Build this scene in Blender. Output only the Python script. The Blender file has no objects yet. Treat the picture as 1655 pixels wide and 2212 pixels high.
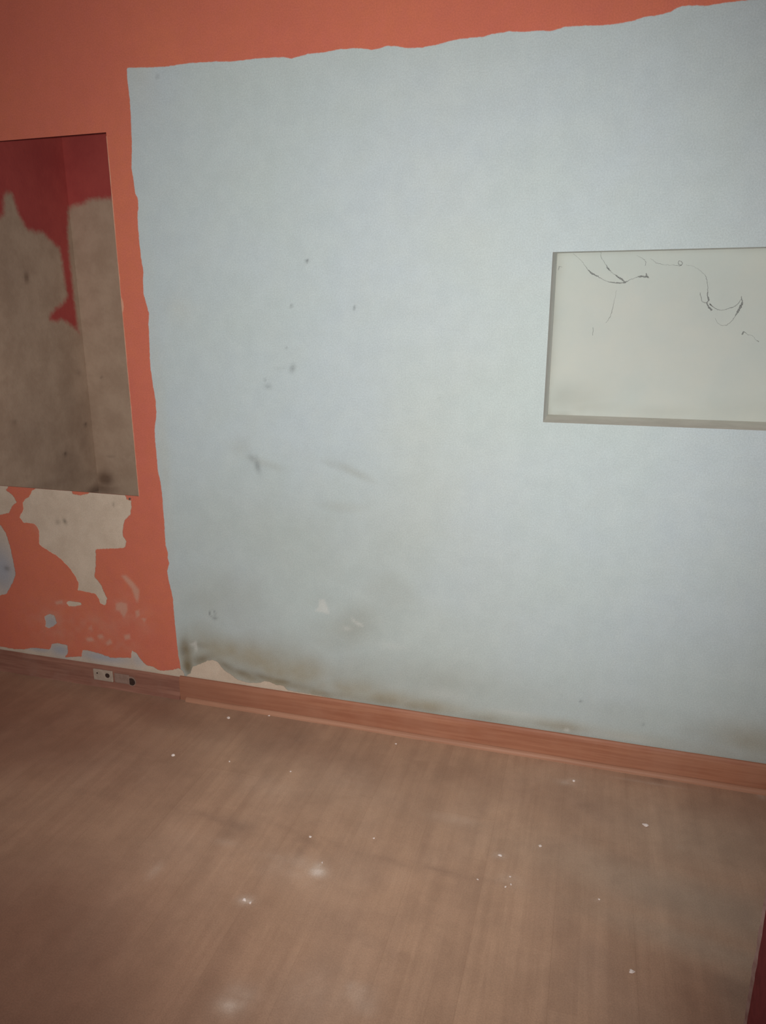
import bpy, bmesh, math, random
import numpy as np
from mathutils import Vector
random.seed(4)
SC = bpy.context.scene
COL = SC.collection

# ------------------------------------------------------------------ camera
FPX = 1552.0
YAW, PITCH = math.radians(16.2), math.radians(15.0)
CAM = np.array([0.0, -2.3209, 1.5])
FW = np.array([-math.sin(YAW)*math.cos(PITCH), math.cos(YAW)*math.cos(PITCH), -math.sin(PITCH)])
RT = np.array([math.cos(YAW), math.sin(YAW), 0.0])
UP = np.cross(RT, FW)
cd = bpy.data.cameras.new('camera')
cd.sensor_fit = 'HORIZONTAL'; cd.sensor_width = 36.0; cd.lens = 36.0*FPX/1655.0
cd.clip_start = 0.02
cam = bpy.data.objects.new('camera', cd); COL.objects.link(cam)
cam.location = CAM.tolist()
cam.rotation_euler = (math.radians(90)-PITCH, 0, YAW)
SC.camera = cam

# ------------------------------------------------------------------ light
SC.view_settings.view_transform = 'Standard'
SC.view_settings.look = 'None'
SC.view_settings.exposure = 0.0
SC.view_settings.gamma = 1.0
SC.view_settings.use_curve_mapping = False
w = bpy.data.worlds.new('world'); SC.world = w; w.use_nodes = True
w.node_tree.nodes['Background'].inputs[0].default_value = (0.8, 0.9, 1.0, 1)
w.node_tree.nodes['Background'].inputs[1].default_value = 0.05
# the phone's own flash, a few millimetres beside the lens
ld = bpy.data.lights.new('phone_flash', 'SPOT')
ld.energy = 266; ld.color = (1.0, 0.985, 0.95)
ld.spot_size = math.radians(111); ld.spot_blend = 1.0; ld.shadow_soft_size = 0.012
fl = bpy.data.objects.new('phone_flash', ld); COL.objects.link(fl)
fl.location = (CAM + UP*0.012 - RT*0.010 + FW*0.0).tolist()
aim = Vector((FW - RT*0.055 + UP*0.095).tolist())
fl.rotation_euler = aim.to_track_quat('-Z', 'Y').to_euler()
# weak daylight from the rest of the room behind the photographer
ad = bpy.data.lights.new('room_daylight', 'AREA')
ad.shape = 'RECTANGLE'; ad.size = 1.6; ad.size_y = 1.2; ad.energy = 7; ad.color = (0.80, 0.90, 1.0)
ar = bpy.data.objects.new('room_daylight', ad); COL.objects.link(ar)
ar.location = (-1.2, -4.1, 1.7); ar.rotation_euler = (math.radians(90), 0, 0)

# ------------------------------------------------------------------ helpers
def ray(x, y): return FW + RT*(x-827.5)/FPX + UP*(1106-y)/FPX
def W(x, y, Y=0.0):                  # measured point -> (x, z) on the plane y=Y
    r = ray(x, y); p = CAM + r*(Y-CAM[1])/r[1]; return (p[0], p[2])
def X(x, y, XX):                     # -> (y, z) on the plane x=XX
    r = ray(x, y); p = CAM + r*(XX-CAM[0])/r[0]; return (p[1], p[2])
def F(x, y):                         # -> (x, y) on the floor
    r = ray(x, y); p = CAM + r*(CAM[2]/-r[2]); return (p[0], p[1])

def tag(o, label=None, cat=None, group=None, kind=None):
    if label: o['label'] = label
    if cat: o['category'] = cat
    if group: o['group'] = group
    if kind: o['kind'] = kind
    return o
def link_mesh(name, verts, faces, mat, parent=None, smooth=False):
    me = bpy.data.meshes.new(name); me.from_pydata([tuple(map(float, v)) for v in verts], [], faces)
    me.validate(); me.update()
    bm = bmesh.new(); bm.from_mesh(me); bmesh.ops.recalc_face_normals(bm, faces=bm.faces); bm.to_mesh(me); bm.free()
    if smooth:
        for p in me.polygons: p.use_smooth = True
    me.materials.append(mat)
    o = bpy.data.objects.new(name, me); COL.objects.link(o)
    if parent: o.parent = parent
    return o
def empty(name, loc):
    o = bpy.data.objects.new(name, None); COL.objects.link(o); o.location = loc; o.empty_display_size = .05
    return o
def box(name, x0, x1, y0, y1, z0, z1, mat, parent=None, bev=0.0):
    v = [(x, y, z) for x in (x0, x1) for y in (y0, y1) for z in (z0, z1)]
    if parent: v = [tuple(np.array(q)-np.array(parent.location)) for q in v]
    f = [(0,1,3,2),(4,6,7,5),(0,4,5,1),(2,3,7,6),(0,2,6,4),(1,5,7,3)]
    o = link_mesh(name, v, f, mat, parent)
    if bev:
        m = o.modifiers.new('bevel', 'BEVEL'); m.width = bev; m.segments = 3
    return o

def vnoise(a, b, s, seed, octv=3):
    """smooth value noise in -1..1 over metre coordinates"""
    out = np.zeros_like(a); amp = 1.0; tot = 0
    for k in range(octv):
        rs = np.random.RandomState(seed+k*17); T = rs.uniform(-1, 1, (256, 256))
        u = a/s*(2**k)+37.3*k; v = b/s*(2**k)+11.7*k
        i = np.floor(u).astype(int); j = np.floor(v).astype(int)
        fu = u-i; fv = v-j; fu = fu*fu*(3-2*fu); fv = fv*fv*(3-2*fv)
        g = lambda p, q: T[p % 256, q % 256]
        out += amp*((g(i,j)*(1-fu)+g(i+1,j)*fu)*(1-fv)+(g(i,j+1)*(1-fu)+g(i+1,j+1)*fu)*fv)
        tot += amp; amp *= .5
    return out/tot
def sdf(a, b, poly):
    """signed distance (positive inside) of points (a,b) to a polygon"""
    P = np.array(poly); n = len(P)
    d2 = np.full(a.shape, 1e9); ins = np.zeros(a.shape, bool)
    for i in range(n):
        x0, y0 = P[i]; x1, y1 = P[(i+1) % n]
        ex, ey = x1-x0, y1-y0
        t = np.clip(((a-x0)*ex+(b-y0)*ey)/(ex*ex+ey*ey+1e-12), 0, 1)
        d2 = np.minimum(d2, (a-x0-t*ex)**2+(b-y0-t*ey)**2)
        c = (y0 > b) != (y1 > b)
        if abs(ey) > 1e-12: ins ^= c & (a < (b-y0)*ex/ey+x0)
    return np.where(ins, 1, -1)*np.sqrt(d2)
def blobs(a, b, lst, conv):
    """soft stains: (px, py, rx, ry, strength) with radii given in metres/700"""
    out = np.zeros_like(a)
    for (x, y, rx, ry, s, *rot) in lst:
        c = conv(x, y); an = math.radians(rot[0]) if rot else 0
        da, db = a-c[0], b-c[1]
        u = (da*math.cos(an)+db*math.sin(an))/(rx/640); v = (-da*math.sin(an)+db*math.cos(an))/(ry/640)
        out = np.maximum(out, s*np.exp(-(u*u+v*v)*0.7)) if s > 0 else out
    return out

def grid(name, us, vs, place, holes, attrs, mat, parent=None):
    """fine plane; place(u,v)->xyz ; holes=[(u0,u1,v0,v1)] ; attrs={name: fn(U,V)}"""
    us = np.array(us); vs = np.array(vs); nu, nv = len(us), len(vs)
    U, V = np.meshgrid(us, vs, indexing='ij'); Uf, Vf = U.ravel(), V.ravel()
    co = place(Uf, Vf).astype(np.float32)
    I, J = np.meshgrid(np.arange(nu-1), np.arange(nv-1), indexing='ij')
    cu = (us[:-1]+us[1:])/2; cv = (vs[:-1]+vs[1:])/2
    CU, CV = np.meshgrid(cu, cv, indexing='ij')
    keep = np.ones(CU.shape, bool)
    for (a0, a1, b0, b1) in holes: keep &= ~((CU > a0) & (CU < a1) & (CV > b0) & (CV < b1))
    I, J = I[keep], J[keep]
    q = np.stack([I*nv+J, (I+1)*nv+J, (I+1)*nv+J+1, I*nv+J+1], 1)
    used = np.unique(q); remap = np.full(nu*nv, -1); remap[used] = np.arange(len(used)); q = remap[q]
    me = bpy.data.meshes.new(name)
    me.vertices.add(len(used)); me.vertices.foreach_set('co', co[used].ravel())
    me.loops.add(q.size); me.loops.foreach_set('vertex_index', q.ravel().astype(np.int32))
    me.polygons.add(len(q)); me.polygons.foreach_set('loop_start', np.arange(0, q.size, 4, dtype=np.int32))
    me.update(calc_edges=True)
    for k, fn in attrs.items():
        at = me.attributes.new(k, 'FLOAT', 'POINT')
        at.data.foreach_set('value', fn(Uf[used], Vf[used]).astype(np.float32))
    me.materials.append(mat)
    o = bpy.data.objects.new(name, me); COL.objects.link(o)
    if parent: o.parent = parent
    return o
def lines(a, b, step, snaps=()):
    base = list(np.arange(a, b+1e-6, step)); 
    for s in snaps: base = [q for q in base if abs(q-s) > step*.45]+[s]
    return sorted(base+[b] if abs(max(base)-b) > 1e-4 else base)

class NT:
    def __init__(s, name, rough=.9, spec=.2):
        s.m = bpy.data.materials.new(name); s.m.use_nodes = True; s.t = s.m.node_tree; s.n = s.t.nodes
        s.b = s.n['Principled BSDF']; s.b.inputs['Roughness'].default_value = rough
        s.b.inputs['Specular IOR Level'].default_value = spec
        s.pos = s.n.new('ShaderNodeNewGeometry').outputs['Position']
    def link(s, a, b): s.t.links.new(a, b)
    def noise(s, scale, det=4, rough=.6, vec=None, col=False):
        x = s.n.new('ShaderNodeTexNoise'); x.inputs['Scale'].default_value = scale
        x.inputs['Detail'].default_value = det; x.inputs['Roughness'].default_value = rough
        s.link(vec or s.pos, x.inputs['Vector']); return x.outputs['Color' if col else 'Fac']
    def scale(s, v):
        x = s.n.new('ShaderNodeMapping'); x.inputs['Scale'].default_value = v; s.link(s.pos, x.inputs['Vector']); return x.outputs[0]
    def attr(s, k):
        x = s.n.new('ShaderNodeAttribute'); x.attribute_name = k; return x.outputs['Fac']
    def ramp(s, v, a, b, lo=0., hi=1.):
        x = s.n.new('ShaderNodeMapRange'); x.interpolation_type = 'SMOOTHSTEP'
        for i, q in enumerate((a, b, lo, hi)): x.inputs[1+i].default_value = q
        s.link(v, x.inputs[0]); return x.outputs[0]
    def math(s, op, a, b=None):
        x = s.n.new('ShaderNodeMath'); x.operation = op
        for i, q in enumerate((a, b)):
            if q is None: continue
            if isinstance(q, (int, float)): x.inputs[i].default_value = q
            else: s.link(q, x.inputs[i])
        return x.outputs[0]
    def mix(s, fac, a, b, mode='MIX'):
        x = s.n.new('ShaderNodeMix'); x.data_type = 'RGBA'; x.blend_type = mode
        if isinstance(fac, (int, float)): x.inputs['Factor'].default_value = fac
        else: s.link(fac, x.inputs['Factor'])
        for k, q in (('A', a), ('B', b)):
            i = [j for j in x.inputs if j.name == k and j.type == 'RGBA'][0]
            if isinstance(q, tuple): i.default_value = (*q, 1)
            else: s.link(q, i)
        return [j for j in x.outputs if j.type == 'RGBA'][0]
    def out(s, col, bump=None, dist=.002, strength=.4):
        if isinstance(col, tuple): s.b.inputs['Base Color'].default_value = (*col, 1)
        else: s.link(col, s.b.inputs['Base Color'])
        if bump is not None:
            x = s.n.new('ShaderNodeBump'); x.inputs['Distance'].default_value = dist; x.inputs['Strength'].default_value = strength
            s.link(bump, x.inputs['Height']); s.link(x.outputs[0], s.b.inputs['Normal'])
        return s.m

def mottled(n, a, b, scale=14., lo=.3, hi=.7):
    return n.mix(n.ramp(n.noise(scale, 5, .65), lo, hi), a, b)

ORANGE = ((0.515, 0.138, 0.088), (0.55, 0.157, 0.086))
ORANGE_LOW = (0.515, 0.138, 0.110)
PLASTER = ((0.49, 0.395, 0.305), (0.56, 0.462, 0.364))

# ------------------------------------------------------------------ materials
n = NT('painted_plaster_wall', .85, .25)
fine = n.noise(160, 2)
orange = n.mix(n.ramp(n.noise(1.3, 4), .35, .65), ORANGE[0], ORANGE[1])
orange = n.mix(n.ramp(n.noise(30, 5, .7), .3, .75, 0, .35), orange, ORANGE_LOW)
blue = n.mix(n.ramp(n.noise(1.1, 3), .35, .65), (0.432, 0.500, 0.498), (0.436, 0.503, 0.535))
blue = n.mix(n.ramp(n.noise(9, 6, .7), .35, .7, 0, .35), blue, (0.472, 0.530, 0.518))
blue = n.mix(n.attr('warm'), blue, (0.475, 0.497, 0.452))
blue = n.mix(n.attr('grime'), blue, (0.255, 0.245, 0.195))
blue = n.mix(n.attr('olive'), blue, (0.300, 0.262, 0.178))
blue = n.mix(n.attr('mould'), blue, (0.165, 0.125, 0.068))
blue = n.mix(n.attr('scrape'), blue, (0.62, 0.62, 0.58))
blue = n.mix(n.attr('mark'), blue, (0.10, 0.11, 0.115))
pl = mottled(n, PLASTER[0], PLASTER[1], 10)
pl = n.mix(n.attr('bluish'), pl, (0.33, 0.34, 0.37))
pl = n.mix(n.attr('mark'), pl, (0.09, 0.08, 0.06))
orange = n.mix(n.attr('faded'), orange, (0.52, 0.30, 0.22))
edge = n.math('ADD', n.attr('d_blue'), n.math('MULTIPLY', n.math('SUBTRACT', n.noise(55, 3), .5), .006))
gr = n.noise(230, 3, .8)
c = n.mix(n.ramp(edge, -.0018, .0018), orange, blue)
pe = n.math('ADD', n.attr('d_plaster'), n.math('MULTIPLY', n.math('SUBTRACT', n.noise(70, 4), .5), .010))
pm = n.ramp(pe, -.0015, .0015)
c = n.mix(pm, c, pl)
c = n.mix(n.ramp(gr, .35, .65, .13, 0), c, (0.0, 0.0, 0.0))
c = n.mix(n.ramp(n.noise(14, 5, .7), 0.35, .65, .045, 0), c, (0.02, 0.02, 0.02))
h = n.math('SUBTRACT', n.math('MULTIPLY', fine, .25), n.math('MULTIPLY', pm, .8))
h = n.math('ADD', h, n.math('MULTIPLY', n.noise(7, 4), 1.4))
M_WALL = n.out(c, h, .0022, .45)

n = NT('alcove_paint', .9, .15)
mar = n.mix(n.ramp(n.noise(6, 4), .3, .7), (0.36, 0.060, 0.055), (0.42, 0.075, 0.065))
apl = mottled(n, (0.375, 0.262, 0.188), (0.45, 0.325, 0.238), 9)
apl = n.mix(n.attr('grime'), apl, (0.13, 0.075, 0.05))
apl = n.mix(n.attr('mark'), apl, (0.08, 0.05, 0.04))
pe = n.math('ADD', n.attr('d_plaster'), n.math('MULTIPLY', n.math('SUBTRACT', n.noise(40, 4), .5), .03))
c = n.mix(n.ramp(pe, -.018, .018), mar, apl)
M_ALC = n.out(c, n.noise(40, 5), .003, .4)

n = NT('orange_paint', .85, .2)
M_ORANGE = n.out(n.mix(n.ramp(n.noise(3, 4), .35, .65), ORANGE[0], ORANGE[1]), n.noise(60, 4), .002, .3)

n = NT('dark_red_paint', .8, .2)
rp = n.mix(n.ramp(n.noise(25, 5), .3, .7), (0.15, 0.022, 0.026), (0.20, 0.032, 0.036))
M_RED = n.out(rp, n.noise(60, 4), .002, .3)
n = NT('chipped_corner_plaster', .9)
M_CHIP = n.out(mottled(n, (0.22, 0.12, 0.105), (0.30, 0.20, 0.17), 40))

n = NT('bare_plaster', .9)
M_PLAST = n.out(mottled(n, PLASTER[0], PLASTER[1], 20), n.noise(50, 5), .002, .4)
n = NT('pale_arris', .9)
M_ARRIS = n.out(mottled(n, (0.48, 0.20, 0.13), (0.52, 0.29, 0.20), 25))
n = NT('ceiling_white', .9)
M_CEIL = n.out(mottled(n, (0.6, 0.6, 0.57), (0.66, 0.66, 0.63), 4))

n = NT('recess_back_paint', .85, .2)
rb = n.mix(n.ramp(n.noise(2.5, 5, .6), .35, .65), (0.405, 0.440, 0.415), (0.445, 0.463, 0.424))
rb = n.mix(n.ramp(n.noise(22, 5, .7), .4, .8, 0, .35), rb, (0.420, 0.460, 0.445))
rb = n.mix(n.attr('grime'), rb, (0.27, 0.265, 0.225))  # grime, plus the shadow line painted along the top edge
M_RBACK = n.out(rb, n.noise(30, 5), .002, .35)
n = NT('recess_reveal_paint', .9, .1)
M_RREV = n.out(mottled(n, (0.66, 0.64, 0.58), (0.74, 0.72, 0.66), 12), n.noise(60, 4), .002, .3)
n = NT('recess_side_paint', .9, .1)
M_RSIDE = n.out(mottled(n, (0.68, 0.72, 0.70), (0.76, 0.79, 0.77), 12), n.noise(60, 4), .002, .3)

n = NT('cobweb_dust', 1, 0)
M_WEB = n.out(n.mix(n.noise(300, 2), (0.15, 0.16, 0.155), (0.27, 0.28, 0.27)))

# laminate floor : long boards across the room's depth, three printed strips per board
n = NT('laminate_floor', .55, .3)
sep = n.n.new('ShaderNodeSeparateXYZ'); n.link(n.pos, sep.inputs[0])
cb = n.n.new('ShaderNodeCombineXYZ'); n.link(sep.outputs[1], cb.inputs[0]); n.link(sep.outputs[0], cb.inputs[1])
def brick(wd, ht, mort, c1, c2, cm, off=.37):
    b = n.n.new('ShaderNodeTexBrick'); n.link(cb.outputs[0], b.inputs['Vector'])
    b.inputs['Scale'].default_value = 1; b.inputs['Brick Width'].default_value = wd; b.inputs['Row Height'].default_value = ht
    b.inputs['Mortar Size'].default_value = mort; b.inputs['Mortar Smooth'].default_value = .6
    b.offset = off; b.inputs['Color1'].default_value = (*c1, 1); b.inputs['Color2'].default_value = (*c2, 1); b.inputs['Mortar'].default_value = (*cm, 1)
    return b
b1 = brick(.42, .066, .0, (0.47, 0.292, 0.192), (0.56, 0.356, 0.236), (0.46, 0.29, 0.19))
b2 = brick(1.28, .198, .0018, (1, 1, 1), (.90, .89, .88), (.83, .81, .79), .31)
fc = n.mix(.45, b1.outputs['Color'], (0.515, 0.325, 0.216))
fc = n.mix(1.0, fc, b2.outputs['Color'], 'MULTIPLY')
grain = n.noise(1, 6, .65, n.scale((28, 1.6, 1)))
fc = n.mix(n.ramp(grain, .38, .66, 0, .40), fc, (0.335, 0.200, 0.128))
fc = n.mix(n.ramp(n.noise(2.3, 5), .4, .7, 0, .35), fc, (0.455, 0.315, 0.235))
fc = n.mix(n.ramp(n.noise(1, 4, .6, n.scale((9, .8, 1))), .38, .64, 0, .42), fc, (0.36, 0.222, 0.148))
fc = n.mix(n.attr('falloff_tint'), fc, (0.235, 0.118, 0.078))  # darker, redder boards, with the light drop painted into the colour
fc = n.mix(n.attr('dust'), fc, (0.60, 0.47, 0.38))
fc = n.mix(n.attr('pale'), fc, (0.72, 0.60, 0.52))
fc = n.mix(n.attr('greydust'), fc, (0.39, 0.305, 0.23))
fc = n.mix(n.attr('dirt'), fc, (0.19, 0.115, 0.082))
fc = n.mix(n.ramp(n.noise(260, 3, .8), .35, .65, .16, 0), fc, (0, 0, 0))
fc = n.mix(n.ramp(n.noise(8, 6, .7), .35, .65, .14, 0), fc, (0.06, 0.03, 0.02))
n.link(n.ramp(n.noise(3, 5), .3, .7, .5, .75), n.b.inputs['Roughness'])
M_FLOOR = n.out(fc, n.noise(1, 5, .6, n.scale((60, 4, 1))), .001, .25)

n = NT('baseboard_wood', .6, .3)
g = n.noise(1, 6, .65, n.scale((2.5, 40, 60)))
wc = n.mix(n.ramp(g, .35, .65), (0.35, 0.150, 0.086), (0.275, 0.105, 0.058))
wc = n.mix(n.ramp(n.noise(5, 4), .4, .7, 0, .4), wc, (0.36, 0.180, 0.115))
sx = n.n.new('ShaderNodeSeparateXYZ'); n.link(n.pos, sx.inputs[0])
wc = n.mix(n.ramp(n.math('ADD', sx.outputs[0], n.math('MULTIPLY', n.noise(4, 4), .5)), -1.25, -.45, .62, 0), wc, (0.235, 0.100, 0.062))
M_BASE = n.out(wc, g, .001, .3)
n = NT('baseboard_shoe_wood', .6, .3)
M_SHOE = n.out(n.mix(n.ramp(n.noise(1, 6, .65, n.scale((3, 60, 60))), .35, .65), (0.37, 0.190, 0.120), (0.31, 0.150, 0.092)))
n = NT('old_baseboard_wood', .8, .15)
wc = n.mix(n.ramp(n.noise(1, 6, .65, n.scale((3, 40, 50))), .35, .65), (0.27, 0.130, 0.092), (0.20, 0.088, 0.062))
wc = n.mix(n.ramp(n.noise(9, 5), .45, .7, 0, .5), wc, (0.25, 0.135, 0.10))
M_OLD = n.out(wc, n.noise(30, 4), .001, .3)
n = NT('dirty_white_plastic', .5, .4)
M_SOCK = n.out(mottled(n, (0.30, 0.235, 0.185), (0.37, 0.30, 0.24), 60))
n = NT('brown_plastic', .6, .3)
M_SOCK2 = n.out(mottled(n, (0.21, 0.135, 0.105), (0.26, 0.175, 0.14), 60))
n = NT('dark_hole', .9, .1)
M_DARK = n.out(mottled(n, (0.030, 0.017, 0.013), (0.05, 0.03, 0.024), 60))
n = NT('plaster_crumb', .95, .1)
M_CRUMB = n.out(mottled(n, (0.60, 0.50, 0.46), (0.74, 0.66, 0.62), 80))
n = NT('metal_screw', .5, .5)
M_SCREW = n.out((0.07, 0.055, 0.045))

# ------------------------------------------------------------------ back wall
L0, L1, LZ0, LZ1 = -2.45, -1.6535, 0.8415, 2.114          # opening on the left
R0, R1, RZ0, RZ1 = -0.147, 0.62, 1.186, 1.694           # recess on the right
XR = 0.80                                               # right wall
BLUE = [(274,146),(321,146),(360,144),(402,137),(465,133),(503,133),(550,127),(609,123),(630,126),(668,116),(700,113),(729,107),(769,104),
 (788,105),(804,108),(822,104),(838,99),(858,100),(879,104),(910,103),(942,97),(955,94),(977,87),(1000,84),(1023,81),(1045,80),(1060,74),(1098,68),(1115,68),(1133,69),
 (1160,66),(1190,67),(1205,63),(1219,58),(1260,56),(1300,55),(1335,51),(1364,46),(1392,37),(1420,33),(1450,26),(1460,18),(1473,13),(1500,12),(1531,13),(1545,9),(1565,6),
 (1595,3),(1623,0),(1700,-6),(1900,-16),(1900,1760),(391,1520),(390,1440),(386,1418),(383,1396),(380,1365),(377,1338),(375,1312),(373,1289),(366,1260),(361,1234),(366,1217),(362,1205),(363,1195),(358,1179),(356,1150),(355,1131),
 (352,1090),(349,1055),(345,1035),(341,1017),(338,979),(335,950),(334,928),(338,898),(337,880),(336,865),(330,827),(326,800),(324,776),(323,745),(321,700),(322,677),(317,660),(310,633),(309,610),
 (310,588),(305,560),(302,532),(299,500),(297,468),(299,445),(298,428),(292,418),(289,392),(284,362),(285,320),(284,280),(282,240),(280,210),(276,180)]
PATCH = [
 [(101,1040),(150,1044),(157,1067),(173,1070),(193,1066),(196,1050),(266,1056),(274,1079),(283,1081),(284,1096),(282,1111),(269,1124),(266,1140),(265,1157),(274,1170),(270,1183),(240,1185),(207,1186),(207,1220),
  (204,1246),(213,1256),(220,1266),(225,1280),(232,1292),(228,1308),(217,1304),(213,1292),(207,1283),(190,1279),(168,1275),(170,1260),(163,1245),(151,1228),(138,1214),(125,1202),(105,1190),(84,1176),(85,1152),(82,1140),(74,1131),(63,1130),(51,1129),(42,1116),(51,1101),(49,1086),(55,1078),(63,1073),(69,1060)],
 [(-500,1020),(0,1047),(20,1050),(12,1058),(28,1070),(36,1085),(25,1095),(20,1108),(0,1112),(-40,1118),(-120,1100),(-220,1130),(-400,1090)],
 [(-90,1130),(-30,1118),(0,1133),(12,1150),(22,1180),(28,1210),(34,1240),(28,1258),(14,1283),(0,1286),(-40,1295),(-80,1270),(-110,1200)],
 [(95,1332),(107,1326),(118,1330),(123,1346),(117,1352),(105,1357),(98,1353),(99,1342)],
 [(143,1300),(152,1298),(175,1302),(176,1307),(160,1310),(148,1309)],
 # pale strip directly over the skirting on the orange side
 [(-200,1392),(0,1396),(30,1402),(55,1402),(70,1399),(108,1403),(112,1391),(125,1389),(146,1394),(147,1410),(140,1420),(176,1418),(178,1405),(186,1404),(220,1413),(240,1421),(283,1421),(285,1404),(296,1412),(305,1425),(316,1437),(332,1441),(346,1449),(374,1447),(386,1443),(395,1449),(400,1462),(360,1480),(-200,1440)],
 # broken plaster over the skirting at the foot of the blue
 [(398,1470),(404,1458),(412,1455),(416,1440),(425,1437),(438,1432),(450,1427),(459,1425),(471,1430),(478,1440),(486,1449),(501,1458),(508,1465),(516,1469),(537,1475),(561,1475),(572,1471),(583,1473),(595,1479),(613,1482),(622,1491),(652,1496),(682,1501),(713,1507),(760,1519),(760,1560),(398,1500)],
]
P_BLUE = [W(*p) for p in BLUE]
P_PATCH = [[W(*p) for p in q] for q in PATCH]
def a_blue(u, v): return sdf(u, v, P_BLUE)
def a_pl(u, v):
    d = np.full(u.shape, -1.0)
    for q in P_PATCH: d = np.maximum(d, sdf(u, v, q))
    return d
def a_mould(u, v):
    m = blobs(u, v, [(401,1402,13,24,.85),(406,1436,12,30,1.0),(428,1392,24,8,.45),(436,1424,30,10,.7,20),(492,1440,28,9,.8,-22),(530,1456,40,9,.8,-14),(570,1463,40,8,.8,-8),(605,1472,36,7,.7),(645,1482,50,9,.5),
       (700,1497,60,8,.4),(820,1516,70,10,.35),(900,1530,90,9,.32),(1040,1552,60,8,.3),(1210,1572,70,8,.25)], W)
    nz = .82+.40*vnoise(u, v, .045, 5, 4)
    return np.clip(m*np.clip(nz, .3, 1.15), 0, .88)
def a_olive(u, v):
    m = blobs(u, v, [(405,1425,30,40,.7),(450,1440,50,20,.8),(520,1462,70,24,.9),(600,1478,90,24,.9),(680,1496,90,20,.85),(480,1405,90,34,.75),(560,1430,110,42,.85),(640,1455,100,40,.85),(740,1488,100,30,.8),(830,1508,90,22,.75),(920,1526,100,18,.7),(1050,1550,80,16,.6),(1210,1568,90,14,.55),(1350,1592,90,12,.4),(430,1410,50,34,.6),(1640,1605,60,30,.45)], W)
    band = np.clip(1-(v-.10)/.06, 0, 1)*np.clip((u+1.45)/.1, 0, 1)*.45
    return np.clip(np.maximum(m, band)*(.85+.45*vnoise(u, v, .08, 8, 4)), 0, .92)
def a_grime(u, v):
    m = blobs(u, v, [(760,1350,90,45,.42,28),(840,1280,55,48,.34),(720,1385,55,28,.32),(700,1300,60,30,.18),(735,1095,60,16,.30),(765,1020,45,9,.34,-22),(720,1005,30,7,.2,-20),(560,1400,190,60,.25),(440,1380,60,60,.4),
       (600,1170,330,130,.20),(480,1290,140,90,.30),(900,1470,240,50,.30),(1340,1545,110,30,.16),(1560,1590,80,32,.34),(1500,1580,30,20,.3),(1630,1620,60,26,.2),(360,1150,26,260,.16),(1120,1520,70,24,.15),(570,1000,60,10,.22,-15),(520,965,22,24,.2,-50)], W)
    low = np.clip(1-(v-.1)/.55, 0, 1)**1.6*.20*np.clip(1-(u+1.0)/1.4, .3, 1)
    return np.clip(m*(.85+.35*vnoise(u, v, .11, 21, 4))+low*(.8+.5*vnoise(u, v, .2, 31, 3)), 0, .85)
def a_mark(u, v):
    m = blobs(u, v, [(663,564,2.6,2.6,.9),(630,661,2.2,2.6,.8),(765,665,1.8,3.4,.6),(632,796,5.5,8,.42,-20),(572,820,2,2,.75),(579,835,8,5,.28),(606,795,20,3,.1),(619,751,2,2,.3),
       (556,1006,6,14,.45,12),(545,990,11,7,.28,-40),(554,990,4,8,.2),(340,166,2.4,2.4,.6),
       (1255,1515,2.6,2.6,.5),(1390,1565,3,4,.25),(140,1126,4,6,.7,30),(125,1128,6,6,.35),(245,1090,3,5,.4),(15,1228,8,6,.5),(950,860,3,4,.12)], W)
    c = W(459, 1325); r = np.hypot((u-c[0])/.85, v-c[1]); ring = .5*np.exp(-((r-.0145)/.0038)**2)*(.7+.5*np.sin(2*np.arctan2(v-c[1], u-c[0])+1.1))
    dk = blobs(u, v, [(464,1335,6,4,.45)], W)
    sm = blobs(u, v, [(395,1411,6,9,.2)], W)
    return np.clip(np.maximum.reduce([m, ring, dk, sm]), 0, .9)
def a_scrape(u, v):
    d = np.maximum.reduce([sdf(u, v, [W(*p) for p in q]) for q in [
        [(690,1296),(700,1294),(708,1312),(712,1328),(695,1322),(680,1320),(688,1312)],
        [(760,1332),(768,1342),(782,1348),(786,1354),(772,1350),(762,1342)],[(410,1393),(424,1384),(427,1402),(423,1412),(420,1396)]]])
    m = np.clip((d+.004)/.008, 0, 1)*.42
    return np.maximum(m, blobs(u, v, [(750,1358,9,5,.3),(1225,1577,5,4,.5),(1330,1590,60,7,.16),(960,1500,40,12,.14),(845,1395,30,9,.15),(1110,1540,40,6,.2)], W))
def a_warm(u, v): return np.clip(blobs(u, v, [(960,960,150,520,.35),(940,500,120,300,.25),(385,665,30,26,.35),(300,170,30,50,.5),(350,960,14,260,.45),(1640,1600,60,40,.8),(1180,1560,180,14,.3)], W)*(.8+.5*vnoise(u, v, .2, 51, 3)), 0, 1)
def a_bluish(u, v): return np.clip(blobs(u, v, [(5,1230,46,66,1),(110,1345,30,24,.8),(130,1404,34,18,.95),(85,1402,40,8,.8),(225,1420,70,14,.9),(298,1425,20,20,.6),(0,1130,40,16,.4)], W), 0, 1)
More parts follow.
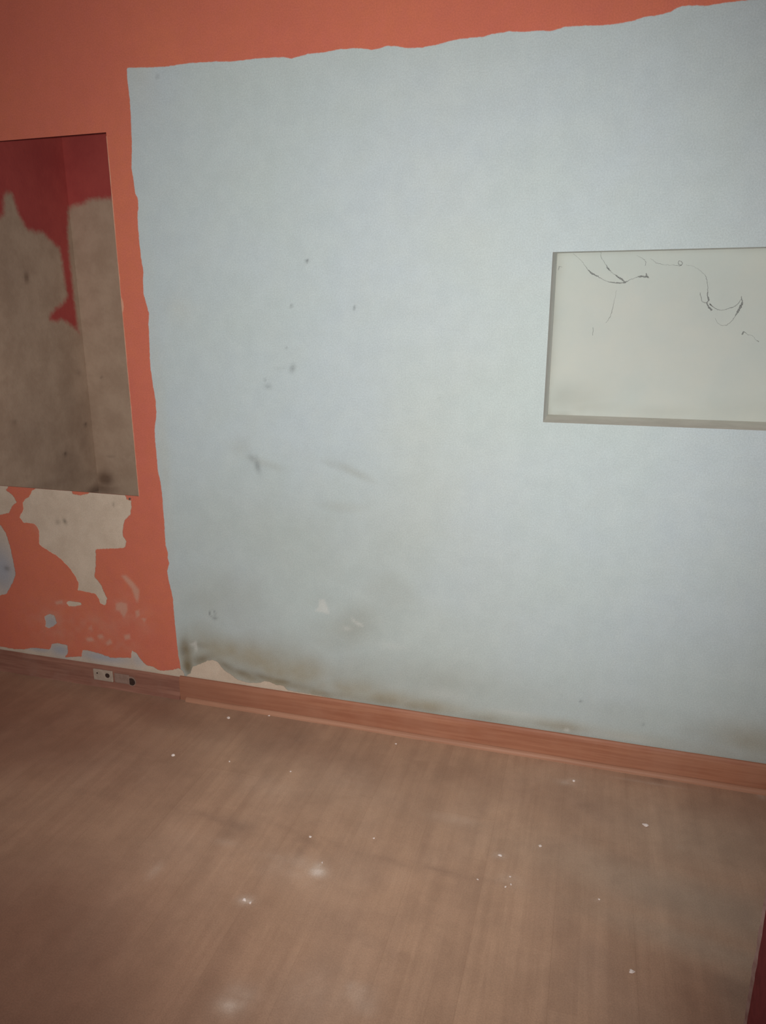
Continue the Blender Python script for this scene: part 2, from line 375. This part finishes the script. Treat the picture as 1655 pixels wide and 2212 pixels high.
def a_faded(u, v):
    q = [[(262,1243),(272,1243),(288,1258),(301,1275),(300,1290),(297,1303),(291,1290),(285,1272),(272,1256)],[(250,1303),(262,1300),(274,1304),(276,1318),(268,1336),(258,1320),(250,1318)],
         [(292,1320),(300,1318),(302,1330),(295,1334)],[(185,1378),(198,1376),(205,1385),(190,1386)],[(228,1388),(238,1380),(243,1390),(232,1394)],[(268,1372),(280,1370),(282,1380),(270,1382)],[(192,1358),(197,1352),(199,1362)],
         [(210,1372),(220,1370),(226,1378),(214,1380)],[(118,1300),(135,1296),(137,1304),(122,1306)],[(305,1335),(316,1336),(312,1344)]]
    d = np.maximum.reduce([sdf(u, v, [W(*p) for p in k]) for k in q])
    m = np.clip((d+.005)/.010, 0, 1)*.75
    hz = blobs(u, v, [(240,1390,70,20,.25),(110,1350,50,40,.2),(300,1340,40,40,.2),(270,1320,30,40,.25),(150,1305,50,10,.3),(110,1345,60,50,.35),(200,1350,90,30,.25),(90,1130,30,30,.25)], W)*(.7+.9*vnoise(u, v, .03, 77, 3))
    return np.clip(np.maximum(m, hz), 0, 1)
us = lines(-3.6, XR, .007, (L0, L1, R0, R1)); vs = lines(0, 2.75, .007, (LZ0, LZ1, RZ0, RZ1))
wall = grid('wall_back', us, vs, lambda u, v: np.stack([u, 0*u, v], 1), [(L0, L1, LZ0, LZ1), (R0, R1, RZ0, RZ1)],
    dict(d_blue=a_blue, d_plaster=a_pl, mould=a_mould, olive=a_olive, grime=a_grime, mark=a_mark, scrape=a_scrape, warm=a_warm, bluish=a_bluish, faded=a_faded), M_WALL)
tag(wall, kind='structure')

# ------------------------------------------------------------------ shell
def a_zero(u, v): return 0*u
def pxy(lst, u, v): return blobs(u, v, lst, F)
DUST = [(686,1884,16,13,1.0),(690,1868,8,6,.7),(660,1868,34,20,.35),(640,1880,60,30,.2),(500,2170,20,14,.5),(520,2150,22,16,.35),(775,2150,24,18,.35),(760,2130,10,8,.4),(785,2170,18,16,.35),(335,1880,8,16,.3),(490,1820,20,8,.2),
  (1220,1690,16,8,.4),(1240,1685,10,5,.3),(1078,1848,9,6,.55),(1100,1900,20,12,.25),(530,1944,12,9,.5),(1160,1830,6,4,.2),(1290,1945,6,4,.35),(700,2160,60,50,.15),(980,1770,40,12,.2),(1645,1720,6,10,.5),
  (1400,1690,60,3,.35),(1500,1690,60,4,.25),(600,1855,40,10,.2),(1160,1620,40,4,.3),(1470,1830,8,5,.2),(580,1700,60,30,.12),(760,1700,80,60,.12)]
def a_dust(u, v): return np.clip(pxy(DUST, u, v)*(.9+.5*vnoise(u, v, .02, 3, 3)), 0, .9)
def a_pale(u, v): return np.clip(pxy([(686,1884,7,6,.9),(495,2172,7,6,.4),(528,1945,5,4,.5),(538,1948,4,3,.4)], u, v), 0, 1)
def a_grey(u, v):
    p0, p1 = F(1560, 1900), F(1600, 2150)
    return np.clip(pxy([(1600,1980,60,260,.75,80),(1625,2080,30,200,.7,80),(1540,1830,160,90,.45),(1450,1900,90,120,.3),(1590,2100,30,90,.5)], u, v), 0, .8)
def a_falloff_tint(u, v):  # painted light drop and redder tone: lower left, wall foot, corners
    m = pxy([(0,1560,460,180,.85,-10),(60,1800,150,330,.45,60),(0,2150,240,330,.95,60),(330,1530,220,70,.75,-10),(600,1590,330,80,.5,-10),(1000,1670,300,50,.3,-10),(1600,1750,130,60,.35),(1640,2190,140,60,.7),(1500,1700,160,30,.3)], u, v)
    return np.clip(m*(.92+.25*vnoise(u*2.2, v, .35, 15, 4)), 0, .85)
def a_dirt(u, v):
    L = [(390,1752,34,5,.22,-12),(470,1772,60,7,.38,-12),(515,1785,36,14,.45,-12),(500,1800,30,12,.3),(640,1800,60,8,.25,-14),(665,1815,26,10,.42,-14),(650,1840,12,14,.35),(740,1830,60,8,.2,-12),(860,1865,60,6,.2,-8),(950,1880,50,6,.3,-5),(1040,1900,60,6,.15),
         (1360,1860,30,10,.12),(1270,1745,20,14,.25),(1420,1685,40,10,.3),(330,1500,60,8,.2),(700,1570,12,16,.2,30),(640,1590,14,30,.22,30),(540,1600,20,40,.2,30),(800,2040,10,3,.3),(870,2060,8,3,.25),(230,1720,60,6,.15),
         (160,2060,40,60,.25,35),(1590,2130,14,60,.45,80),(1575,2140,26,22,.45),(740,1990,10,140,.10,70)]
    return np.clip(pxy(L, u, v)*(.9+.6*vnoise(u, v, .05, 9, 4)), 0, .8)
fl_o = grid('floor', lines(-3.6, XR, .011), lines(-4.3, 0, .011), lambda u, v: np.stack([u, v, 0*u], 1), [], dict(dust=a_dust, falloff_tint=a_falloff_tint, pale=a_pale, greydust=a_grey, dirt=a_dirt), M_FLOOR)
tag(fl_o, kind='structure')
for nm, a in (('ceiling', (-3.6, XR, -4.3, 0, 2.75, 2.80)), ('wall_left', (-3.65, -3.6, -4.3, 0, 0, 2.75)), ('wall_front', (-3.6, XR, -4.35, -4.3, 0, 2.75)), ('wall_right', (XR, XR+.06, -4.3, 0, 0, 2.75))):
    o = box(nm, *a, M_CEIL if nm == 'ceiling' else M_ORANGE); tag(o, kind='structure')

# ------------------------------------------------------------------ recess on the right
rec = empty('wall_recess', ((R0+R1)/2, 0, RZ0))
tag(rec, 'shallow rectangular recess in the blue wall with grimy cream back and cobwebs', 'recess')
RD = .17; BX0, BX1, BZ0, BZ1 = R0+.004, R1-.004, RZ0+.004, RZ1+.0105
LC = np.array(rec.location)
def rel(v): return [tuple(np.array(q)-LC) for q in v]
def grime_shade_back(u, v):
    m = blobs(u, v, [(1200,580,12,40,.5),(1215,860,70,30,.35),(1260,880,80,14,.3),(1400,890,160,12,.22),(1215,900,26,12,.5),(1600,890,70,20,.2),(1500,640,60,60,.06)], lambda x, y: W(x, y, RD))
    e = np.exp(-(u-BX0)/.012)*.55+np.exp(-(v-BZ0)/.02)*.22+np.exp(-(BZ1-v)/.006)*.40  # darker left and bottom edges; the shadow line at the top is painted
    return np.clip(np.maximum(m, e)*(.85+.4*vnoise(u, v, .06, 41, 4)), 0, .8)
bk = grid('back_panel', lines(BX0, BX1, .008), lines(BZ0, BZ1, .008), lambda u, v: np.stack([u-LC[0], 0*u+RD-LC[1], v-LC[2]], 1), [], dict(grime=grime_shade_back), M_RBACK, rec)
link_mesh('side_reveal', rel([(R0,0,RZ0),(R0,0,RZ1),(BX0,RD,BZ1),(BX0,RD,BZ0),(R0-.01,0.001,RZ0),(R0-.01,0.001,RZ1),(BX0-.01,RD,BZ1),(BX0-.01,RD,BZ0)]), [(0,1,2,3),(4,7,6,5),(0,4,5,1),(3,2,6,7)], M_RSIDE, rec)
link_mesh('side_reveal', rel([(R1,0,RZ0),(R1,0,RZ1),(BX1,RD,BZ1),(BX1,RD,BZ0),(R1+.01,0.001,RZ0),(R1+.01,0.001,RZ1),(BX1+.01,RD,BZ1),(BX1+.01,RD,BZ0)]), [(0,1,2,3),(4,7,6,5),(0,4,5,1),(3,2,6,7)], M_RSIDE, rec)
link_mesh('sill', rel([(R0,0,RZ0),(R1,0,RZ0),(BX1,RD,BZ0),(BX0,RD,BZ0),(R0,0.001,RZ0-.01),(R1,0.001,RZ0-.01),(BX1,RD,BZ0-.01),(BX0,RD,BZ0-.01)]), [(0,1,2,3),(4,7,6,5),(2,6,7,3),(0,4,5,1)], M_RREV, rec)
link_mesh('top_reveal', rel([(R0,0,RZ1),(R1,0,RZ1),(BX1,RD,BZ1),(BX0,RD,BZ1),(R0,0.001,RZ1+.01),(R1,0.001,RZ1+.01),(BX1,RD,BZ1+.01),(BX0,RD,BZ1+.01)]), [(0,1,2,3),(4,7,6,5),(2,6,7,3),(0,4,5,1)], M_RSIDE, rec)

# cobwebs : sagging dusty threads hung a little in front of the recess's back
def tube(pts, rads, seg=6):
    V, Fc = [], []
    P = [Vector(p) for p in pts]
    for i, p in enumerate(P):
        t = (P[min(i+1, len(P)-1)]-P[max(i-1, 0)]).normalized()
        a = t.cross(Vector((0, 1, 0.01))).normalized(); b = t.cross(a)
        for k in range(seg):
            an = 2*math.pi*k/seg; V.append(p+(a*math.cos(an)+b*math.sin(an))*rads[i])
    for i in range(len(P)-1):
        for k in range(seg):
            Fc.append((i*seg+k, i*seg+(k+1) % seg, (i+1)*seg+(k+1) % seg, (i+1)*seg+k))
    Fc.append(tuple(range(seg-1, -1, -1))); Fc.append(tuple((len(P)-1)*seg+k for k in range(seg)))
    return V, Fc
def spline(ctrl, n=9):
    out = []; c = [ctrl[0]]+list(ctrl)+[ctrl[-1]]
    for i in range(1, len(c)-2):
        p0, p1, p2, p3 = (np.array(q, float) for q in c[i-1:i+3])
        for k in range(n):
            t = k/n
            out.append(.5*((2*p1)+(-p0+p2)*t+(2*p0-5*p1+4*p2-p3)*t*t+(-p0+3*p1-3*p2+p3)*t**3))
    out.append(np.array(ctrl[-1], float)); return out
def strand(name, ctrl, parent=None, org=None, fuzz=.0007):
    """ctrl: (px, py, radius_mm, depth)"""
    pts = []
    for (x, y, r, d) in ctrl:
        q = W(x, y, d); pts.append((q[0], d, q[1], r*.001))
    s = spline(pts)
    s = [q+np.array([random.gauss(0, fuzz), random.gauss(0, fuzz), random.gauss(0, fuzz), 0]) for q in s]
    rad = [max(.00016, (.62*q[3] if q[3] < .00125 else .9*q[3])*random.uniform(.55, 1.4)) for q in s]
    o = org if org is not None else np.array([0, 0, 0])
    V, Fc = tube([q[:3]-o for q in s], rad)
    return link_mesh(name, V, Fc, M_WEB, parent, True)
def web(label, strands, origin):
    c = W(*origin, .15); o = empty('cobweb', (c[0], .15, c[1])); org = np.array([c[0], .15, c[1]])
    tag(o, label, 'cobweb', 'cobwebs hanging in the recess')
    for s in strands: strand('strand', s, o, org)
    return o
b = .163
web('forked dusty cobweb at the upper left of the recess', [
  [(1238,548,.4,b),(1255,562,.5,b),(1268,580,.9,b),(1276,588,2.0,b),(1290,597,1.4,.15),(1305,605,.7,.15),(1322,610,1.4,.15),(1342,611,1.8,.15),(1352,609,1.5,.15)],
  [(1298,545,.8,b),(1300,558,.8,b),(1308,570,.7,b),(1314,580,2.0,b),(1322,588,.8,b),(1336,599,1.9,.15),(1344,604,1.9,.15),(1352,611,2.4,.15)],
  [(1352,609,1.6,.15),(1362,604,.7,.15),(1375,599,.9,.15),(1386,597,2.3,.15),(1396,598,2.6,.15),(1402,600,1.0,.15)],
  [(1396,598,2.0,.15),(1397,590,1.5,.15)]], (1350, 610))
web('faint straight cobweb thread hanging below the forked one', [
  [(1332,628,.35,.155),(1326,655,.5,.155),(1320,680,1.0,.155),(1313,692,.6,.16),(1309,698,.3,b)]], (1320, 670))
web('short pale cobweb thread low at the left of the recess', [
  [(1281,708,.7,b),(1281,716,.8,b),(1280,724,1.0,b)]], (1281, 715))
web('tiny cobweb tuft in the top left corner of the recess', [
  [(1206,584,1.1,b),(1208,576,.9,b),(1214,577,.5,b)]], (1208, 580))
web('thin cobweb thread with a curl along the recess top', [
  [(1375,552,.3,b),(1388,558,.5,b),(1395,565,.9,b),(1394,574,.5,b)],
  [(1405,558,.35,b),(1420,568,.6,b),(1440,572,.5,b),(1460,573,.7,b),(1472,573,1.0,b),(1474,567,1.0,b),(1467,564,.9,b),(1466,570,.9,b),(1471,573,.9,b)]], (1440, 570))
web('long looping cobweb sagging between two dusty knots', [
  [(1482,572,.3,b),(1498,575,.35,b),(1512,584,.45,b),(1522,593,.6,b),(1527,603,.9,.158),(1529,625,1.1,.15),(1529,640,1.6,.15),(1531,648,2.1,.15),(1527,655,1.6,.15),(1533,665,2.3,.15),(1537,669,2.0,.15)],
  [(1513,632,.7,.155),(1514,640,1.2,.155),(1517,651,1.0,.155),(1524,654,.8,.15)],
  [(1533,656,1.5,.15),(1545,666,1.1,.15),(1560,670,1.0,.15),(1578,665,1.2,.15),(1590,660,1.0,.15),(1599,650,.9,.15),(1602,642,.8,.15)],
  [(1602,640,.8,.15),(1603,655,2.2,.15),(1600,662,3.2,.15),(1595,672,2.6,.15),(1588,684,1.1,.15),(1578,697,.8,.15),(1565,703,.7,.15),(1553,700,.5,.15),(1545,688,.4,.15)]], (1560, 665))
web('small hooked cobweb at the right of the recess', [
  [(1604,722,2.0,b),(1606,717,1.4,b),(1610,718,1.0,b),(1616,723,.6,b),(1626,725,.5,b),(1632,733,.4,b),(1639,738,1.3,b)]], (1620, 725))

# ------------------------------------------------------------------ opening on the left with the dim space behind
SY = .75; SEAMX = W(178, 722, SY)[0]
op = empty('wall_opening', (L1, 0, LZ0))
tag(op, 'dark rectangular opening in the orange wall, maroon paint and bare plaster showing inside', 'opening')
LO = np.array(op.location)
TH = .012
INT = [
 [(-1200,480),(-60,476),(0,470),(8,462),(8,440),(8,425),(15,415),(26,420),(32,436),(38,458),(50,482),(60,496),(76,500),(92,502),(104,514),(118,528),(128,536),(133,556),(136,580),(139,600),(143,622),(146,640),(136,656),(118,668),(110,678),(108,690),(118,696),(132,690),(142,694),(152,702),(160,708),(168,714),(176,724),(190,800),(240,1240),(-1200,1240)],
 [(148,452),(160,443),(182,440),(188,432),(205,430),(232,429),(300,429),(330,429),(400,1240),(160,1240),(172,730),(167,700),(160,650),(155,600),(150,560),(146,500)],
]
def ai(conv):
    P = [[conv(*p) for p in q] for q in INT]
    return lambda u, v: np.maximum.reduce([sdf(u, v, q) for q in P])
GR = [(57,600,8,14,.8),(70,560,40,50,-1),(228,1035,26,22,.9),(215,1055,60,14,.7),(150,1010,60,60,.4),(180,940,30,80,.35),(100,1050,200,20,.35),(60,950,140,90,.22),(150,880,30,120,.2),(20,620,60,120,.2)]
MK = [(185,917,6,5,.7),(141,981,6,5,.8),(31,913,5,4,.5),(220,816,4,3,.5),(170,805,8,8,.3),(205,1060,40,4,.4),(240,987,14,3,.3)]
cB = lambda x, y: W(x, y, SY); cS = lambda x, y: X(x, y, SEAMX)
ZT, ZB = 2.60, .30
alc_b = grid('back_wall', lines(SEAMX, -1.5, .012), lines(ZB, ZT, .012), lambda u, v: np.stack([u-LO[0], 0*u+SY-LO[1], v-LO[2]], 1), [],
   dict(d_plaster=ai(cB), grime=lambda u, v: np.clip(blobs(u, v, GR, cB)*(.9+.5*vnoise(u, v, .1, 61, 4)), 0, .8), mark=lambda u, v: blobs(u, v, MK, cB)), M_ALC, op)
alc_s = grid('side_wall', lines(.02, SY, .012), lines(ZB, ZT, .012), lambda u, v: np.stack([0*u+SEAMX-LO[0], u-LO[1], v-LO[2]], 1), [],
   dict(d_plaster=ai(cS), grime=lambda u, v: np.clip(blobs(u, v, GR, cS)*(.9+.5*vnoise(u, v, .1, 62, 4)), 0, .8), mark=lambda u, v: blobs(u, v, MK, cS)), M_ALC, op)
def lbox(name, x0, x1, y0, y1, z0, z1, mat): return box(name, x0, x1, y0, y1, z0, z1, mat, op)
lbox('alcove_floor', SEAMX, -1.5, .02, SY, ZB-.03, ZB, M_PLAST)
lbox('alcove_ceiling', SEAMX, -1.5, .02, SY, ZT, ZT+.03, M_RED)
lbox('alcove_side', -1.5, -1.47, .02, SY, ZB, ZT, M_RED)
lbox('sill_edge', L0, L1, .0008, .006, LZ0-.012, LZ0, M_ALC)
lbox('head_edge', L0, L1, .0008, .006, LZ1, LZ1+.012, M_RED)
lbox('side_edge', L1, L1+.012, .0008, .006, LZ0-.012, LZ1+.012, M_ARRIS)
lbox('side_edge', L0-.012, L0, .0008, .006, LZ0-.012, LZ1+.012, M_ARRIS)
# thin bare arris along the right edge, with a chip half way down
rs = random.Random(3); V = []; Fc = []; zs = np.arange(LZ0, LZ1+.001, .02)
for i, z in enumerate(zs):
    wd = .0018+rs.uniform(-.0009, .0010)
    if abs(z-W(265, 655)[1]) < .022: wd = .008
    z = min(z, LZ1)
    V += [(L1-.0005-LO[0], -.0012, z-LO[2]), (L1+wd-LO[0], -.0012, z-LO[2]), (L1+wd-LO[0], .002, z-LO[2]), (L1-.0005-LO[0], .002, z-LO[2])]
    if i: 
        a = 4*(i-1); b = 4*i
        Fc += [(a+k, a+(k+1) % 4, b+(k+1) % 4, b+k) for k in range(4)]
Fc += [(3,2,1,0), tuple(4*(len(zs)-1)+k for k in range(4))]
o = link_mesh('edge_strip', V, Fc, M_ARRIS, op); o['label'] = 'thin pale bare plaster edge'

# small screw under the lower right corner of the opening
sx, sz = W(282, 1077)
bm = bmesh.new()
bmesh.ops.create_uvsphere(bm, u_segments=16, v_segments=8, radius=.0045)
for v in bm.verts: v.co.y *= .6
r = bmesh.ops.create_cone(bm, cap_ends=True, segments=12, radius1=.0022, radius2=.0022, depth=.012)
for v in r['verts']: v.co = Vector((v.co.x, v.co.z+.004, v.co.y))
me = bpy.data.meshes.new('screw'); bm.to_mesh(me); bm.free(); me.materials.append(M_SCREW)
sc = bpy.data.objects.new('screw', me); COL.objects.link(sc); sc.location = (sx, -.0055, sz)
tag(sc, 'small dark screw head under the lower right corner of the dark opening', 'screw')

# ------------------------------------------------------------------ baseboards
def extrude_profile(name, prof, x0, x1, mat, parent=None, kind=None, wob=0.0, seed=1):
    """prof : (y,z) outline, run along x in short steps"""
    rs = random.Random(seed); xs = np.linspace(x0, x1, max(2, int((x1-x0)/.04))); V = []; Fc = []; m = len(prof)
    for i, x in enumerate(xs):
        d = wob*math.sin(i*.37+seed)+rs.uniform(-wob, wob)*.25
        for (y, z) in prof: V.append((x, y-(abs(d) if y < -1e-4 else 0), z+(d*.5 if z > .002 else 0)))
    for i in range(len(xs)-1):
        for k in range(m): Fc.append((i*m+k, i*m+(k+1) % m, (i+1)*m+(k+1) % m, (i+1)*m+k))
    Fc.append(tuple(range(m-1, -1, -1))); Fc.append(tuple((len(xs)-1)*m+k for k in range(m)))
    o = link_mesh(name, V, Fc, mat, parent)
    if kind: o['kind'] = kind
    return o
XB = W(392, 1470)[0]
prof = [(0,0),(0,.098),(-.004,.101),(-.009,.100),(-.013,.094),(-.0155,.084),(-.0165,.05),(-.0165,.0)]
bb = extrude_profile('baseboard_back', prof, XB, XR, M_BASE, None, 'structure', .0006)
shoe = [(-.0165,0),(-.0165,.016),(-.021,.0155),(-.026,.012),(-.029,.006),(-.030,0)]
extrude_profile('shoe_molding', shoe, XB+.03, XR, M_SHOE, bb, None, .0008, 3)
prof2 = [(0,0),(0,.092),(-.005,.096),(-.010,.093),(-.013,.080),(-.013,.03),(-.018,.012),(-.022,0)]
ob = extrude_profile('baseboard_left', prof2, -3.6, XB-.001, M_OLD, None, 'structure', .0010, 5)

# double socket set into the dusty baseboard under the orange paint
px0, px1 = W(209, 1458)[0], W(250, 1464)[0]
zc = .055
def bevbox(name, cx, cy, cz, sx, sy, sz, mat, parent, bev=.002, rel0=(0,0,0)):
    bm = bmesh.new(); bmesh.ops.create_cube(bm, size=1)
    for v in bm.verts: v.co = Vector((v.co.x*sx, v.co.y*sy, v.co.z*sz))
    bmesh.ops.bevel(bm, geom=bm.edges[:], offset=bev, segments=3, affect='EDGES', profile=.5)
    me = bpy.data.meshes.new(name); bm.to_mesh(me); bm.free(); me.materials.append(mat)
    o = bpy.data.objects.new(name, me); COL.objects.link(o); o.parent = parent; o.location = (cx, cy, cz); return o
def disc(name, cx, cy, cz, r, d, mat, parent, seg=20):
    bm = bmesh.new(); bmesh.ops.create_cone(bm, cap_ends=True, segments=seg, radius1=r, radius2=r*.92, depth=d)
    for v in bm.verts: v.co = Vector((v.co.x, v.co.z, v.co.y))
    bmesh.ops.recalc_face_normals(bm, faces=bm.faces)
    me = bpy.data.meshes.new(name); bm.to_mesh(me); bm.free(); me.materials.append(mat)
    o = bpy.data.objects.new(name, me); COL.objects.link(o); o.parent = parent; o.location = (cx, cy, cz); return o
wpl = px1-px0
so = empty('wall_socket', ((px0+px1)/2, -.013, zc)); tag(so, 'small dirty white socket set in the dusty dark baseboard', 'socket')
bevbox('plate', 0, -.004, 0, wpl, .008, .050, M_SOCK, so, .003)
disc('hole', -wpl*.27, -.0085, .009, .0035, .002, M_DARK, so)
disc('hole', wpl*.26, -.0085, .004, .0105, .002, M_DARK, so)
bx0, bx1 = W(254, 1466)[0], W(285, 1470)[0]
jb = empty('junction_cover', ((bx0+bx1)/2, -.013, zc-.003)); tag(jb, 'brown plastic cover block between the white socket and the dark round hole', 'cover')
bevbox('cover', 0, -.003, 0, bx1-bx0, .006, .042, M_SOCK2, jb, .002)
hx, hz = W(289, 1469)
hb = empty('cable_outlet', (hx, -.0125, .046)); tag(hb, 'dark round cable hole with brown rim in the dusty baseboard', 'outlet')
disc('rim', 0, -.0015, 0, .022, .003, M_SOCK2, hb, 28)
disc('hole', .001, -.0033, -.002, .0165, .001, M_DARK, hb, 28)

# ------------------------------------------------------------------ dark red wall end at the lower right
ray_p = F(1607, 2212); k = .86
ex, ey = ray_p[0]*k, CAM[1]+(ray_p[1]-CAM[1])*k
pier = box('wall_pier', ex+.004, XR, ey-.55, ey, 0, 2.75, M_RED); tag(pier, kind='structure')
rs = random.Random(8); V = []; Fc = []; zs = np.arange(0, 2.74, .02)
for i, z in enumerate(zs):
    wd = .007+rs.uniform(-.002, .002)
    V += [(ex+rs.uniform(-.0015, .001), ey+.003, z), (ex+.0055, ey-wd, z), (ex+.0055, ey+.003, z)]
    if i:
        a = 3*(i-1); b = 3*i; Fc += [(a+j, a+(j+1) % 3, b+(j+1) % 3, b+j) for j in range(3)]
Fc += [(2,1,0), tuple(3*(len(zs)-1)+j for j in range(3))]
link_mesh('chipped_corner', V, Fc, M_CHIP, pier)

# ------------------------------------------------------------------ plaster crumbs on the floor
def crumb(px, py, r, label, group=None, flat=.45, seed=0):
    rs = random.Random(seed+int(px)); x, y = F(px, py)
    bm = bmesh.new(); bmesh.ops.create_icosphere(bm, subdivisions=2, radius=r)
    ph = [rs.uniform(0, 6.28) for _ in range(6)]; st = rs.uniform(.65, 1.0)
    for v in bm.verts:
        c = v.co/r; f = 1+.20*math.sin(3*c.x+ph[0])+.16*math.sin(4*c.y+ph[1])+.14*math.sin(5*c.z+ph[2])+rs.uniform(-.10, .10)
        v.co = Vector((c.x*f, c.y*f*st, max(c.z*f, -.35)*flat))*r
    zmin = min(v.co.z for v in bm.verts)
    bmesh.ops.rotate(bm, verts=bm.verts, cent=(0,0,0), matrix=__import__('mathutils').Matrix.Rotation(ph[3], 3, 'Z'))
    me = bpy.data.meshes.new('plaster_crumb'); bm.to_mesh(me); bm.free(); me.materials.append(M_CRUMB)
    o = bpy.data.objects.new('plaster_crumb', me); COL.objects.link(o); o.location = (x, y, -zmin)
    tag(o, label, 'debris', group or 'plaster crumbs scattered on the floor'); return o
CR = [
 (494,1551,.0055,'pale crumb nearest the baseboard below the broken plaster'),
 (374,1632,.0060,'pale flat crumb lying alone on the far left part of the floor'),
 (581,1546,.0032,'faint small crumb just right of the crumb under the broken plaster'),
 (496,1645,.0028,'faint tiny flake right of the flat crumb at the far left'),
 (628,1667,.0030,'small thin flake in the open floor left of centre, near the wall'),
 (1394,1783,.0068,'bright rounded crumb, the largest on the right side of the floor'),
 (1167,1828,.0045,'bright small crumb left of and below the largest right hand crumb'),
 (670,1808,.0032,'tiny bright speck on the dark smear above the pale dust spot'),
 (696,1864,.0024,'tiny bright speck touching the top of the pale dust spot'),
 (1366,2099,.0058,'bright crumb near the lower right corner, beside the dark red wall end'),
 (528,1944,.0042,'left one of two small crumbs side by side below the pale dust spot'),
 (541,1950,.0036,'right one of two small crumbs side by side below the pale dust spot'),
 (1032,1900,.0022,'tiny bright fleck left of the cluster of thin flakes'),
 (1102,1894,.0026,'topmost flake of the cluster of thin flakes on the middle floor'),
 (1104,1911,.0022,'lower right flake of the cluster of thin flakes on the middle floor'),
 (1092,1916,.0026,'lower left flake of the cluster of thin flakes on the middle floor'),
 (1080,1848,.0042,'dull crumb above the cluster of thin flakes on the middle floor'),
 (855,1607,.0030,'small bright crumb close below the middle of the orange brown baseboard'),
 (808,1811,.0024,'tiny pale flake right of the speck on the dark smear'),
 (1508,1690,.0042,'pale crumb against the right part of the baseboard'),
 (1294,1943,.0026,'faint speck in the right part of the floor between two bright crumbs'),
 (1240,1687,.0042,'thin pale flake below the baseboard, left of the largest right hand crumb'),
]
for i, (x, y, r, l) in enumerate(CR): crumb(x, y, r*1.2, l, seed=i)
